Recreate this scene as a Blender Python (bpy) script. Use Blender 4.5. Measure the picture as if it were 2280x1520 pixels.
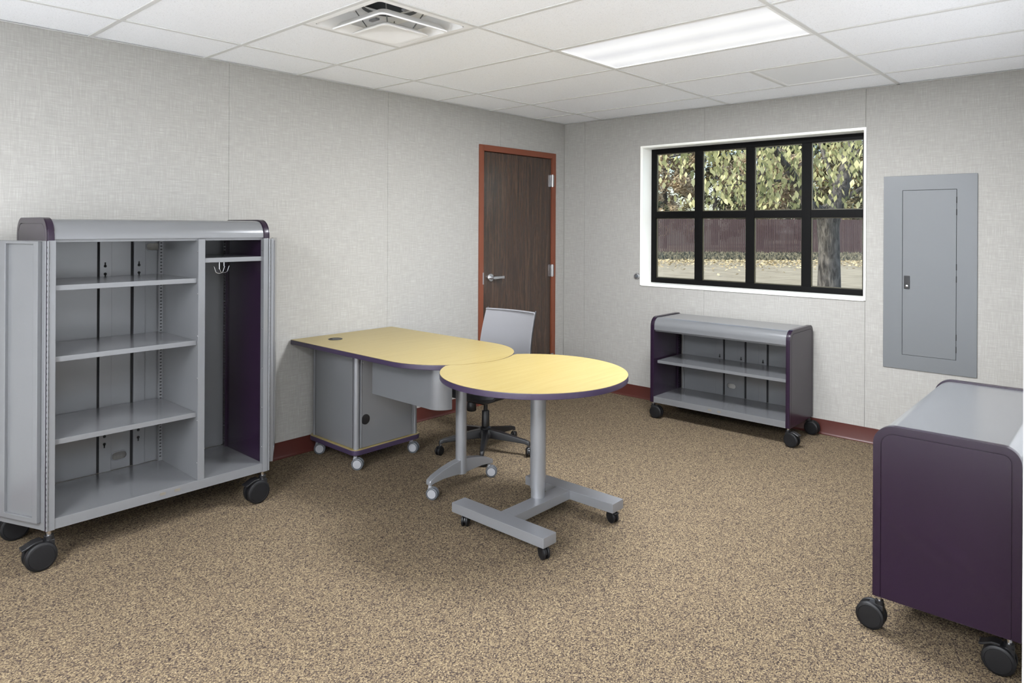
import bpy, bmesh, math, random
from math import pi, sin, cos, radians, sqrt, atan2
from mathutils import Vector, Matrix

for o in list(bpy.data.objects):
    bpy.data.objects.remove(o)
S = bpy.context.scene
COL = S.collection
random.seed(7)

# ------------------------------------------------------------------ camera
F_PX, HOR_Y, YAW, ROLL = 1537.8, 504.3, radians(42.11), 0.005
CAM = Vector((4.1117, -5.2993, 1.5109))
cd = bpy.data.cameras.new('camera'); cam = bpy.data.objects.new('camera', cd); COL.objects.link(cam)
cd.sensor_fit = 'HORIZONTAL'; cd.sensor_width = 36.0
cd.lens = F_PX / 2280 * 36.0
cd.shift_y = -(760 - HOR_Y) / 2280
cd.clip_end = 400
cam.matrix_world = (Matrix.Translation(CAM) @ Matrix.Rotation(YAW, 4, 'Z')
                    @ Matrix.Rotation(pi / 2, 4, 'X') @ Matrix.Rotation(ROLL, 4, 'Z'))
S.camera = cam
FW = Vector((-sin(YAW), cos(YAW), 0)); RT = Vector((cos(YAW), sin(YAW), 0))

# ------------------------------------------------------------------ world, sun, exposure
SUN_TO = Vector((-0.42, -0.62, 0.66)).normalized()
w = bpy.data.worlds.new('world'); S.world = w; w.use_nodes = True
wn = w.node_tree.nodes; wl = w.node_tree.links
bg = wn['Background']
sky = wn.new('ShaderNodeTexSky'); sky.sky_type = 'NISHITA'; sky.sun_disc = False
sky.sun_elevation = math.asin(SUN_TO.z); sky.sun_rotation = atan2(SUN_TO.x, SUN_TO.y)
sky.air_density = 1.0; sky.dust_density = 2.5
wl.new(sky.outputs[0], bg.inputs[0]); bg.inputs[1].default_value = 0.46
sd = bpy.data.lights.new('sun', 'SUN'); sd.energy = 5.6; sd.angle = radians(0.6); sd.color = (1.0, 0.93, 0.80)
so = bpy.data.objects.new('sun', sd); COL.objects.link(so)
so.rotation_euler = (-SUN_TO).to_track_quat('-Z', 'Y').to_euler(); so.location = (-10, -15, 20)
LAMP_W = 140.0                      # power of one ceiling troffer
vs = S.view_settings
vs.view_transform = 'Standard'; vs.look = 'None'; vs.exposure = 0.0; vs.gamma = 1.0; vs.use_curve_mapping = False

# ------------------------------------------------------------------ helpers
class MB:
    """collects shapes in one bmesh"""
    def __init__(s):
        s.bm = bmesh.new()
    def quadstrip(s, loops, close=True):
        n = len(loops[0])
        for a, b in zip(loops[:-1], loops[1:]):
            for i in range(n if close else n - 1):
                j = (i + 1) % n
                try: s.bm.faces.new((a[i], a[j], b[j], b[i]))
                except ValueError: pass
    def box(s, x0, x1, y0, y1, z0, z1):
        v = [s.bm.verts.new((x, y, z)) for z in (z0, z1) for x, y in ((x0, y0), (x1, y0), (x1, y1), (x0, y1))]
        for f in ((3, 2, 1, 0), (4, 5, 6, 7), (0, 1, 5, 4), (1, 2, 6, 5), (2, 3, 7, 6), (3, 0, 4, 7)):
            s.bm.faces.new([v[i] for i in f])
        return s
    @staticmethod
    def _p(axis, a, b, h):
        return {'x': (h, a, b), 'y': (a, h, b), 'z': (a, b, h)}[axis]
    def prism(s, pts, axis, lo, hi):
        A = [s.bm.verts.new(s._p(axis, a, b, lo)) for a, b in pts]
        B = [s.bm.verts.new(s._p(axis, a, b, hi)) for a, b in pts]
        s.bm.faces.new(A[::-1]); s.bm.faces.new(B); s.quadstrip([A, B]); return s
    def ring(s, outer, inner, axis, lo, hi):
        L = [[s.bm.verts.new(s._p(axis, a, b, h)) for a, b in P] for P, h in ((outer, lo), (outer, hi), (inner, hi), (inner, lo))]
        s.quadstrip(L + [L[0]]); return s
    def lathe(s, prof, org=(0, 0, 0), axis=(0, 0, 1), n=28, caps=True):
        q = Vector((0, 0, 1)).rotation_difference(Vector(axis).normalized()); org = Vector(org)
        L = []
        for r, h in prof:
            L.append([s.bm.verts.new(org + q @ Vector((r * cos(2 * pi * i / n), r * sin(2 * pi * i / n), h))) for i in range(n)])
        s.quadstrip(L)
        if caps:
            s.bm.faces.new(L[0][::-1]); s.bm.faces.new(L[-1])
        return s
    def cyl(s, p0, p1, r0, r1=None, n=24):
        p0 = Vector(p0); p1 = Vector(p1); r1 = r0 if r1 is None else r1
        return s.lathe([(r0, 0), (r1, (p1 - p0).length)], p0, p1 - p0, n)
    def tube(s, pts, r, n=10, scale=None):
        pts = [Vector(p) for p in pts]; L = []; up = None
        for i, p in enumerate(pts):
            t = (pts[min(i + 1, len(pts) - 1)] - pts[max(i - 1, 0)]).normalized()
            if up is None:
                up = t.orthogonal().normalized()
            up = (up - t * up.dot(t)).normalized(); sd_ = t.cross(up)
            rr = r[i] if isinstance(r, (list, tuple)) else r
            L.append([s.bm.verts.new(p + rr * (cos(2 * pi * k / n) * up + sin(2 * pi * k / n) * sd_)) for k in range(n)])
        s.quadstrip(L); s.bm.faces.new(L[0][::-1]); s.bm.faces.new(L[-1]); return s
    def loft(s, loops):
        L = [[s.bm.verts.new(p) for p in l] for l in loops]
        s.quadstrip(L); s.bm.faces.new(L[0][::-1]); s.bm.faces.new(L[-1]); return s
    def plate_hole(s, a0, a1, b0, b1, hole, axis, lo, hi):
        """rectangular plate with a hole (list of points)"""
        ca = sum(p[0] for p in hole) / len(hole); cb = sum(p[1] for p in hole) / len(hole)
        out = []
        for a, b in hole:
            da, db = a - ca, b - cb
            ts = []
            if abs(da) > 1e-9: ts.append(((a1 if da > 0 else a0) - ca) / da)
            if abs(db) > 1e-9: ts.append(((b1 if db > 0 else b0) - cb) / db)
            t = min(ts); out.append([ca + da * t, cb + db * t])
        for c in ((a0, b0), (a1, b0), (a1, b1), (a0, b1)):
            k = min(range(len(out)), key=lambda i: (out[i][0] - c[0]) ** 2 + (out[i][1] - c[1]) ** 2)
            out[k] = list(c)
        return s.ring(out, hole, axis, lo, hi)
    def build(s, name, mat, parent=None, bevel=0.0, seg=2, smooth=38, kind=None, label=None):
        bm = s.bm
        bmesh.ops.recalc_face_normals(bm, faces=bm.faces)
        if bevel:
            ed = [e for e in bm.edges if len(e.link_faces) == 2 and e.calc_face_angle(0) > radians(32)]
            bmesh.ops.bevel(bm, geom=ed, offset=bevel, segments=seg, affect='EDGES', profile=0.5, clamp_overlap=True)
        me = bpy.data.meshes.new(name); bm.to_mesh(me); bm.free()
        me.polygons.foreach_set('use_smooth', [True] * len(me.polygons))
        me.set_sharp_from_angle(angle=radians(smooth))
        me.materials.append(M[mat])
        o = bpy.data.objects.new(name, me); COL.objects.link(o)
        if bevel:
            wn_ = o.modifiers.new('weighted_normal', 'WEIGHTED_NORMAL'); wn_.keep_sharp = True
        if parent: o.parent = parent
        if kind: o['kind'] = kind
        if label: o['label'] = label
        return o

def thing(name, label, cat, loc=(0, 0, 0), rz=0.0, group=None):
    o = bpy.data.objects.new(name, None); COL.objects.link(o)
    o.location = loc; o.rotation_euler = (0, 0, rz); o.empty_display_size = 0.1
    o['label'] = label; o['category'] = cat
    if group: o['group'] = group
    return o
def tag(o, label, cat, group=None):
    o['label'] = label; o['category'] = cat
    if group: o['group'] = group
    return o
def struct(name, mb, mat, label, cat, **k):
    o = mb.build(name, mat, **k); o['kind'] = 'structure'; o['label'] = label; o['category'] = cat
    return o
def copy_tree(o, parent=None):
    c = o.copy(); COL.objects.link(c); c.parent = parent
    for ch in list(o.children):
        copy_tree(ch, c)
    return c
def arc(cx, cy, r, a0, a1, n):
    return [(cx + r * cos(radians(a0 + (a1 - a0) * i / n)), cy + r * sin(radians(a0 + (a1 - a0) * i / n))) for i in range(n + 1)]
def rrect(a0, a1, b0, b1, r, n=5):
    return (arc(a1 - r, b0 + r, r, -90, 0, n) + arc(a1 - r, b1 - r, r, 0, 90, n)
            + arc(a0 + r, b1 - r, r, 90, 180, n) + arc(a0 + r, b0 + r, r, 180, 270, n))
def ray_at(u, v, depth):
    """point seen at pixel (u, v) at a chosen distance along the view axis"""
    a = (u - 1140) / F_PX; b = -(v - HOR_Y) / F_PX
    return CAM + depth * (FW + (a - ROLL * b) * RT + (b + ROLL * a) * Vector((0, 0, 1)))

# ------------------------------------------------------------------ materials
M = {}
def lin(c):
    return tuple((x / 12.92 if x <= 0.04045 else ((x + 0.055) / 1.055) ** 2.4) for x in (v / 255 for v in c))
def mat(name, rgb, rough=0.5, metal=0.0, spec=0.5, coat=0.0):
    m = bpy.data.materials.new(name); m.use_nodes = True
    b = m.node_tree.nodes['Principled BSDF']
    b.inputs['Base Color'].default_value = (*rgb, 1); b.inputs['Roughness'].default_value = rough
    b.inputs['Metallic'].default_value = metal; b.inputs['Specular IOR Level'].default_value = spec
    b.inputs['Coat Weight'].default_value = coat; b.inputs['Coat Roughness'].default_value = 0.12
    M[name] = m
    return m, m.node_tree.nodes, m.node_tree.links, b
def pos_scaled(n, l, sc, coord='world'):
    if coord == 'world':
        g = n.new('ShaderNodeNewGeometry'); out = g.outputs['Position']
    else:
        g = n.new('ShaderNodeTexCoord'); out = g.outputs['Object']
    mp = n.new('ShaderNodeVectorMath'); mp.operation = 'MULTIPLY'; mp.inputs[1].default_value = sc
    l.new(out, mp.inputs[0]); return mp.outputs[0]
def noise(n, l, vec, scale=1.0, detail=2.0, rough=0.5, dist=0.0):
    t = n.new('ShaderNodeTexNoise'); t.inputs['Scale'].default_value = scale; t.inputs['Detail'].default_value = detail
    t.inputs['Roughness'].default_value = rough; t.inputs['Distortion'].default_value = dist
    l.new(vec, t.inputs['Vector']); return t.outputs[0]
def ramp(n, l, fac, stops, interp='LINEAR'):
    r = n.new('ShaderNodeValToRGB'); r.color_ramp.interpolation = interp
    e = r.color_ramp.elements
    while len(e) < len(stops): e.new(0.5)
    for k, (p, c) in enumerate(stops):
        e[k].position = p; e[k].color = (*c, 1)
    l.new(fac, r.inputs[0]); return r.outputs[0]
def math_(n, l, op, a, b):
    m = n.new('ShaderNodeMath'); m.operation = op
    for i, x in enumerate((a, b)):
        if isinstance(x, (int, float)): m.inputs[i].default_value = x
        else: l.new(x, m.inputs[i])
    return m.outputs[0]
def bump(n, l, h, b, strength, dist):
    bp = n.new('ShaderNodeBump'); bp.inputs['Strength'].default_value = strength; bp.inputs['Distance'].default_value = dist
    l.new(h, bp.inputs['Height']); l.new(bp.outputs[0], b.inputs['Normal'])
def mixc(n, l, fac, a, b, mode='MIX'):
    m = n.new('ShaderNodeMix'); m.data_type = 'RGBA'; m.blend_type = mode
    for i, x in ((0, fac), (6, a), (7, b)):
        if isinstance(x, (int, float)): m.inputs[i].default_value = x
        elif isinstance(x, tuple): m.inputs[i].default_value = (*x, 1)
        else: l.new(x, m.inputs[i])
    return m.outputs[2]

# woven linen wall covering
m, n, l, b = mat('wall_fabric', (.6, .6, .58), 0.8, spec=0.2)
v1 = noise(n, l, pos_scaled(n, l, (330, 330, 13)), 1, 2, .6)
v2 = noise(n, l, pos_scaled(n, l, (13, 13, 330)), 1, 2, .6)
v3 = noise(n, l, pos_scaled(n, l, (130, 130, 7)), 1, 1, .5)
v4 = noise(n, l, pos_scaled(n, l, (7, 7, 130)), 1, 1, .5)
su = math_(n, l, 'ADD', math_(n, l, 'ADD', v1, v2), math_(n, l, 'MULTIPLY', math_(n, l, 'ADD', v3, v4), .40))
su = math_(n, l, 'MULTIPLY', su, 1 / 2.8)
c = ramp(n, l, su, [(0.34, lin((146, 144, 139))), (0.50, lin((156, 154, 149))), (0.66, lin((173, 171, 166)))])
l.new(c, b.inputs['Base Color']); bump(n, l, su, b, 0.25, 0.002)
mat('wall_backing', lin((150, 148, 144)), 0.9)
mat('wall_paint', lin((242, 243, 244)), 0.8, spec=.2)  # walls out of view get this white to bounce light to the ceiling
# loop pile carpet
m, n, l, b = mat('carpet', (.3, .25, .2), 0.95, spec=0.05)
pv = pos_scaled(n, l, (265, 195, 1))
vo = n.new('ShaderNodeTexVoronoi'); vo.inputs['Scale'].default_value = 1.0; vo.inputs['Randomness'].default_value = 0.85
l.new(pv, vo.inputs['Vector'])
sep = n.new('ShaderNodeSeparateColor'); l.new(vo.outputs['Color'], sep.inputs[0])
pile = ramp(n, l, sep.outputs[0], [(0.0, lin((56, 49, 47))), (0.22, lin((86, 76, 68))), (0.45, lin((117, 103, 84))),
                                   (0.75, lin((134, 119, 95))), (1.0, lin((160, 144, 115)))])
fz = noise(n, l, pos_scaled(n, l, (420, 420, 420)), 1, 2, .7)
pile = mixc(n, l, 0.45, pile, ramp(n, l, fz, [(0.3, (.25, .25, .25)), (0.7, (1, 1, 1))]), 'MULTIPLY')
dk = ramp(n, l, vo.outputs['Distance'], [(0.30, (1, 1, 1)), (0.85, (.55, .52, .52))])
pile = mixc(n, l, 0.8, pile, dk, 'MULTIPLY')
big = noise(n, l, pos_scaled(n, l, (1.4, 1.4, 1)), 1, 3, .6)
pile = mixc(n, l, 0.35, pile, ramp(n, l, big, [(0.3, (.86, .86, .86)), (0.7, (1.05, 1.05, 1.05))]), 'MULTIPLY')
l.new(pile, b.inputs['Base Color'])
inv = math_(n, l, 'SUBTRACT', 1.0, vo.outputs['Distance']); bump(n, l, inv, b, 0.4, 0.004)
mat('pale_bounce', lin((206, 206, 206)), 0.4)  # light reflector surface for the unseen floor
# mineral fibre ceiling tile with pin holes
m, n, l, b = mat('ceiling_tile', (.8, .8, .78), 0.9, spec=.1)
nz = noise(n, l, pos_scaled(n, l, (190, 190, 190)), 1, 3, .65)
c = ramp(n, l, nz, [(0.28, lin((206, 208, 210))), (0.40, lin((245, 247, 250))), (0.7, lin((249, 251, 254)))])
l.new(c, b.inputs['Base Color']); bump(n, l, nz, b, 0.3, 0.002)
mat('white_metal', lin((240, 240, 239)), 0.45)
mat('grid_white', lin((212, 212, 210)), 0.5)
mat('offwhite_trim', lin((250, 250, 243)), 0.35)
m, n, l, b = mat('perforated', lin((205, 205, 200)), 0.5)
vo = n.new('ShaderNodeTexVoronoi'); vo.inputs['Scale'].default_value = 1; vo.inputs['Randomness'].default_value = 0
l.new(pos_scaled(n, l, (110, 110, 1)), vo.inputs['Vector'])
c = ramp(n, l, vo.outputs['Distance'], [(0.20, lin((165, 168, 170))), (0.30, lin((236, 238, 240)))])
l.new(c, b.inputs['Base Color'])
mat('duct_grey', lin((120, 122, 122)), 0.4, metal=.6)
mat('duct_dark', lin((40, 40, 40)), 0.7)
# troffer lens: two soft tube bands behind a prismatic lens
m, n, l, b = mat('lamp_lens', (.9, .9, .9), 0.3)
tc = n.new('ShaderNodeTexCoord'); sx = n.new('ShaderNodeSeparateXYZ'); l.new(tc.outputs['Object'], sx.inputs[0])
ab = math_(n, l, 'ABSOLUTE', sx.outputs[1], 0); of = math_(n, l, 'ABSOLUTE', math_(n, l, 'SUBTRACT', ab, 0.135), 0)
c = ramp(n, l, of, [(0.0, (1.02, 1.02, 1.02)), (0.05, (.93, .94, .95)), (0.14, (.74, .75, .79))])
l.new(c, b.inputs['Emission Color']); b.inputs['Emission Strength'].default_value = 0.8
b.inputs['Base Color'].default_value = (.25, .25, .25, 1)
# cabinet paints
m, n, l, b = mat('silver_paint', lin((108, 109, 111)), 0.24, metal=0.20, spec=.5, coat=.35)
nz = noise(n, l, pos_scaled(n, l, (900, 900, 900), 'obj'), 1, 2, .6); bump(n, l, nz, b, 0.06, 0.0006)
m, n, l, b = mat('purple_paint', lin((30, 17, 34)), 0.27, spec=.35, coat=.12)
nz = noise(n, l, pos_scaled(n, l, (700, 700, 700), 'obj'), 1, 2, .6); bump(n, l, nz, b, 0.05, 0.0006)
mat('purple_edge', lin((52, 42, 63)), 0.35)
mat('column_silver', lin((134, 135, 138)), 0.33, metal=.45)
mat('slot_dark', lin((14, 13, 14)), 0.8)
mat('slot_tan', lin((96, 90, 80)), 0.8)
mat('chrome', lin((205, 205, 208)), 0.18, metal=1.0)
mat('steel', lin((190, 190, 192)), 0.32, metal=.9)
mat('black_plastic', lin((18, 18, 20)), 0.38)
mat('black_rubber', lin((12, 12, 14)), 0.5, spec=.35)
mat('grey_rubber', lin((78, 81, 85)), 0.55)
mat('grey_plastic', lin((138, 139, 142)), 0.35)
mat('panel_grey', lin((98, 101, 103)), 0.38)
mat('baseboard', lin((72, 33, 27)), 0.38)
mat('door_frame', lin((114, 62, 42)), 0.38)
mat('window_black', lin((5, 5, 5)), 0.55, spec=.12)
mat('bead_bronze', lin((74, 70, 54)), 0.4)
# maple laminate
m, n, l, b = mat('maple', (.8, .65, .35), 0.33, spec=.4)
g1 = noise(n, l, pos_scaled(n, l, (55, 2.2, 1)), 1, 4, .6, .6)
g2 = noise(n, l, pos_scaled(n, l, (260, 7, 1)), 1, 2, .6)
gs = math_(n, l, 'ADD', math_(n, l, 'MULTIPLY', g1, .65), math_(n, l, 'MULTIPLY', g2, .35))
c = ramp(n, l, gs, [(0.32, lin((138, 121, 73))), (0.5, lin((146, 130, 82))), (0.68, lin((151, 136, 90)))])
l.new(c, b.inputs['Base Color'])
# dark walnut door
m, n, l, b = mat('walnut', (.06, .04, .03), 0.27, spec=.8)
w1 = noise(n, l, pos_scaled(n, l, (70, 26, 1.3)), 1, 4, .6, 1.2)
w2 = noise(n, l, pos_scaled(n, l, (400, 300, 9)), 1, 2, .6)
ws = math_(n, l, 'ADD', math_(n, l, 'MULTIPLY', w1, .55), math_(n, l, 'MULTIPLY', w2, .45))
c = ramp(n, l, ws, [(0.34, lin((38, 28, 22))), (0.52, lin((60, 45, 36))), (0.68, lin((82, 64, 51)))])
l.new(c, b.inputs['Base Color']); bump(n, l, ws, b, 0.15, 0.001)
# mesh fabric of the chair back
m, n, l, b = mat('chair_mesh', lin((126, 126, 129)), 0.75, spec=.2)
wv = noise(n, l, pos_scaled(n, l, (600, 600, 600), 'obj'), 1, 1, .5); bump(n, l, wv, b, .3, .001)
mat('chair_seat', lin((32, 32, 34)), 0.85)
# window glass: clear pane with faint mirror reflection
m = bpy.data.materials.new('glass'); m.use_nodes = True; M['glass'] = m
n = m.node_tree.nodes; l = m.node_tree.links; n.remove(n['Principled BSDF'])
tr = n.new('ShaderNodeBsdfTransparent'); tr.inputs[0].default_value = (.93, .95, .94, 1)
gl = n.new('ShaderNodeBsdfGlossy'); gl.inputs['Roughness'].default_value = 0.02
fr = n.new('ShaderNodeFresnel'); fr.inputs[0].default_value = 1.3
mx = n.new('ShaderNodeMixShader'); l.new(fr.outputs[0], mx.inputs[0]); l.new(tr.outputs[0], mx.inputs[1]); l.new(gl.outputs[0], mx.inputs[2])
l.new(mx.outputs[0], n['Material Output'].inputs[0])
# outdoors
m, n, l, b = mat('dirt', (.5, .45, .35), 0.95, spec=.05)
d1 = noise(n, l, pos_scaled(n, l, (1.2, 1.2, 1.2)), 1, 6, .65)
c = ramp(n, l, d1, [(0.3, lin((124, 117, 102))), (0.7, lin((150, 144, 128)))])
l.new(c, b.inputs['Base Color']); bump(n, l, d1, b, .5, .15)
m, n, l, b = mat('weeds', (.2, .2, .14), 0.95, spec=.05)
d1 = noise(n, l, pos_scaled(n, l, (4, 4, 4)), 1, 4, .65)
c = ramp(n, l, d1, [(0.35, lin((76, 76, 66))), (0.65, lin((118, 114, 100)))]); l.new(c, b.inputs['Base Color'])
mat('fence_slat', lin((86, 68, 68)), 0.6, spec=.3)
mat('fence_rail', lin((120, 92, 92)), 0.5)
m, n, l, b = mat('bark', (.2, .19, .18), 0.9, spec=.1)
d1 = noise(n, l, pos_scaled(n, l, (22, 22, 5)), 1, 4, .65, .5)
c = ramp(n, l, d1, [(0.35, lin((42, 40, 39))), (0.65, lin((104, 101, 98)))]); l.new(c, b.inputs['Base Color']); bump(n, l, d1, b, .9, .03)
def leafmat(name, cols, sc=3.0, transl=.45):
    m = bpy.data.materials.new(name); m.use_nodes = True; M[name] = m
    n = m.node_tree.nodes; l = m.node_tree.links; b = n['Principled BSDF']
    g = n.new('ShaderNodeNewGeometry')
    nz = noise(n, l, pos_scaled(n, l, (sc, sc, sc)), 1, 1, .5)
    oi = n.new('ShaderNodeObjectInfo')
    mixf = math_(n, l, 'ADD', math_(n, l, 'MULTIPLY', g.outputs['Random Per Island'], .62),
                 math_(n, l, 'ADD', math_(n, l, 'MULTIPLY', nz, .45), math_(n, l, 'MULTIPLY', oi.outputs['Random'], .45)))
    c = ramp(n, l, math_(n, l, 'SUBTRACT', mixf, .24), [(k / (len(cols) - 1), lin(x)) for k, x in enumerate(cols)])
    l.new(c, b.inputs['Base Color']); b.inputs['Roughness'].default_value = .55; b.inputs['Specular IOR Level'].default_value = .3
    t = n.new('ShaderNodeBsdfTranslucent'); l.new(c, t.inputs[0])
    mx = n.new('ShaderNodeMixShader'); mx.inputs[0].default_value = transl
    l.new(b.outputs[0], mx.inputs[1]); l.new(t.outputs[0], mx.inputs[2]); l.new(mx.outputs[0], n['Material Output'].inputs[0])
leafmat('leaf_green', [(84, 92, 62), (156, 158, 112), (218, 214, 166), (252, 249, 220)], 3, .45)
leafmat('leaf_brown', [(140, 128, 108), (190, 174, 148), (220, 206, 180), (242, 232, 210)], .6, .5)
leafmat('leaf_olive', [(78, 78, 56), (124, 118, 84), (166, 152, 112)], .5, .3)
leafmat('leaf_dark', [(40, 46, 32), (62, 68, 44), (88, 90, 58)], .5, .2)
leafmat('leaf_dry', [(120, 104, 78), (178, 162, 124), (220, 206, 166)], 6, .1)

# ------------------------------------------------------------------ room shell
H = 2.4986; TOP = 2.80
XR, YA, XF, YF = 3.876, -2.872, 6.30, -7.40     # right wall, alcove wall, far wall, wall behind the camera
DY0, DY1, DZ = -1.172, -0.144, 2.205             # door frame outline on the left wall
WX0, WX1, WZ0, WZ1 = 0.868, 2.684, 1.012, 2.214  # window opening

mb = MB().box(-.2, XR, YA, .2, -.12, 0).box(-.2, XF + .1, -5.5, YA, -.12, 0)
struct('floor_bounce', MB().box(-.2, XF + .1, YF - .1, -5.5, -.12, 0), 'pale_bounce', 'pale unseen floor behind the camera, added to bounce light up', 'floor')  # added out of view, throws light back up at the ceiling
struct('floor', mb, 'carpet', 'speckled tan and brown loop pile carpet', 'floor')

mb = MB()
mb.box(-.14, -.008, YF, DY0, 0, TOP); mb.box(-.14, -.008, DY1, .2, 0, TOP); mb.box(-.14, -.008, DY0, DY1, DZ, TOP)
mb.box(-.17, -.14, DY0 - .05, DY1 + .05, 0, DZ + .05)
wall_left = struct('wall_left', mb, 'wall_backing', 'grey linen-covered panel wall holding the wooden door', 'wall')
mb = MB()
mb.box(0, WX0, .008, .2, 0, TOP); mb.box(WX1, XR + .12, .008, .2, 0, TOP)
mb.box(WX0, WX1, .008, .2, 0, WZ0); mb.box(WX0, WX1, .008, .2, WZ1, TOP)
wall_back = struct('wall_back', mb, 'wall_backing', 'grey linen-covered panel wall around the black-framed window', 'wall')
wall_right = struct('wall_right', MB().box(XR, XR + .12, YA, .008, 0, TOP), 'wall_paint', 'short white wall behind the low unit with purple end panel', 'wall')
struct('wall_alcove', MB().box(XR + .12, XF, YA, YA + .12, 0, TOP), 'wall_paint', 'unseen return wall beside the camera, made white to bounce light', 'wall')
struct('wall_far', MB().box(XF, XF + .12, YF, YA + .12, 0, TOP), 'wall_paint', 'unseen wall right of the camera, made white to bounce light', 'wall')
struct('wall_front', MB().box(-.14, XF + .12, YF - .12, YF, 0, TOP), 'wall_paint', 'unseen wall behind the camera, made white to bounce light', 'wall')

g = .0009
ys = [-.0005, -.903, -2.124, -3.332, -4.552, -5.772, -6.992, YF]
for k in range(len(ys) - 1):
    a, b_ = ys[k + 1] + g, ys[k] - g
    mb = MB()
    if k in (0, 1):
        if k == 0:
            mb.box(-.008, 0, DY1, b_, 0, H + .02); mb.box(-.008, 0, a, DY1, DZ, H + .02)
        else:
            mb.box(-.008, 0, a, DY0, 0, H + .02); mb.box(-.008, 0, DY0, b_, DZ, H + .02)
    else:
        mb.box(-.008, 0, a, b_, 0, H + .02)
    mb.build('wall_panel', 'wall_fabric', wall_left)
xs = [.0005, .245, 1.462, 2.690, XR]
for k in range(len(xs) - 1):
    a, b_ = xs[k] + g, xs[k + 1] - g
    mb = MB()
    if k == 1:
        mb.box(a, WX0, 0, .008, 0, H + .02); mb.box(WX0, b_, 0, .008, 0, WZ0); mb.box(WX0, b_, 0, .008, WZ1, H + .02)
    elif k == 2:
        mb.box(WX1, b_, 0, .008, 0, H + .02); mb.box(a, WX1, 0, .008, 0, WZ0); mb.box(a, WX1, 0, .008, WZ1, H + .02)
    else:
        mb.box(a, b_, 0, .008, 0, H + .02)
    mb.build('wall_panel', 'wall_fabric', wall_back)

# vinyl cove base
BP = [(0, .108), (.004, .108), (.005, .018), (.009, .007), (.014, .003), (.014, 0), (0, 0)]
def baseboard(name, axis, lo, hi, flip, off, label):
    pts = [(off + flip * a, z) for a, z in BP]
    return struct(name, MB().prism(pts, axis, lo, hi), 'baseboard', label, 'baseboard')
baseboard('baseboard_left', 'y', YF, DY0 - .001, 1, 0, 'dark red vinyl cove base running from wardrobe to door frame')
baseboard('baseboard_corner', 'y', DY1 + .001, -.023, 1, 0, 'short dark red vinyl cove base between door frame and corner')
baseboard('baseboard_back', 'x', 0, XR, -1, 0, 'dark red vinyl cove base under the window wall')

# ------------------------------------------------------------------ suspended ceiling
mb = MB().box(-.1, XF + .1, YF - .1, .15, 2.78, 2.86)
ceiling = struct('ceiling', mb, 'duct_grey', 'white suspended ceiling of speckled lay-in tiles in a white grid', 'ceiling')
gx = [0, .462, 1.6812, 2.9004, 4.1196, 5.3388, XF]
gy = [0] + [-.434 - .6096 * k for k in range(12)] + [YF]
lights = [(2, 3), (2, 10), (4, 9), (3, 11)]       # (column, row) troffer cells; all after the first are unseen, added for light
def inside(col, row):
    return not (gx[col] > XR and gy[row + 1] > YA - .001)
B2 = .012
def tile(x0, x1, y0, y1):
    MB().box(x0 + .004, x1 - .004, y0 + .004, y1 - .004, H + .005, H + .02).build('ceiling_tile', 'ceiling_tile', ceiling, bevel=.0025, seg=1)
for ci in range(len(gx) - 1):
    for ri in range(len(gy) - 1):
        if not inside(ci, ri) or (ci, ri) in lights: continue
        x0, x1, y0, y1 = gx[ci], gx[ci + 1], gy[ri + 1], gy[ri]
        if y1 > YA + .01: x1 = min(x1, XR)
        xm = (gx[ci] + gx[ci + 1]) / 2
        if (ci, ri) == (1, 5): tile(x0, xm, y0, y1)
        elif (ci, ri) == (2, 1): tile(x0, xm, y0, y1)
        else: tile(x0, x1, y0, y1)
def bar(mb_): mb_.build('grid_bar', 'grid_white', ceiling, bevel=.0012, seg=1)
for x in gx[1:-1]:
    y1 = 0 if x < XR else YA
    bar(MB().box(x - B2, x + B2, YF, y1, H, H + .005).box(x - .002, x + .002, YF, y1, H + .005, H + .04))
for k, y in enumerate(gy[1:-1]):
    for ci in range(len(gx) - 1):
        if gx[ci] > XR and y > YA - .01: continue
        x0, x1 = gx[ci] + (B2 if ci else 0), gx[ci + 1] - (B2 if ci < len(gx) - 2 else 0)
        if y > YA + .01: x1 = min(x1, XR)
        bar(MB().box(x0, x1, y - B2, y + B2, H + .0004, H + .005))
for xm, r in ((1.0716, 5), (2.2908, 1)):
    bar(MB().box(xm - B2, xm + B2, gy[r + 1] + B2, gy[r] - B2, H + .0004, H + .005))
def angle(name, boxes, label):
    mb = MB()
    for q in boxes: mb.box(*q)
    struct(name, mb, 'grid_white', label, 'trim')
angle('trim_1', [(0, .022, YF, 0, H, H + .0015), (0, .0015, YF, 0, H, H + .02)], 'white metal wall angle where ceiling meets the door wall')
angle('trim_2', [(.022, XR, -.022, 0, H, H + .0015), (.0, XR, -.0015, 0, H, H + .02)], 'white metal wall angle where ceiling meets the window wall')
angle('trim_3', [(XR - .022, XR, YA, -.022, H, H + .0015)], 'white metal wall angle along the short right wall')

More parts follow.
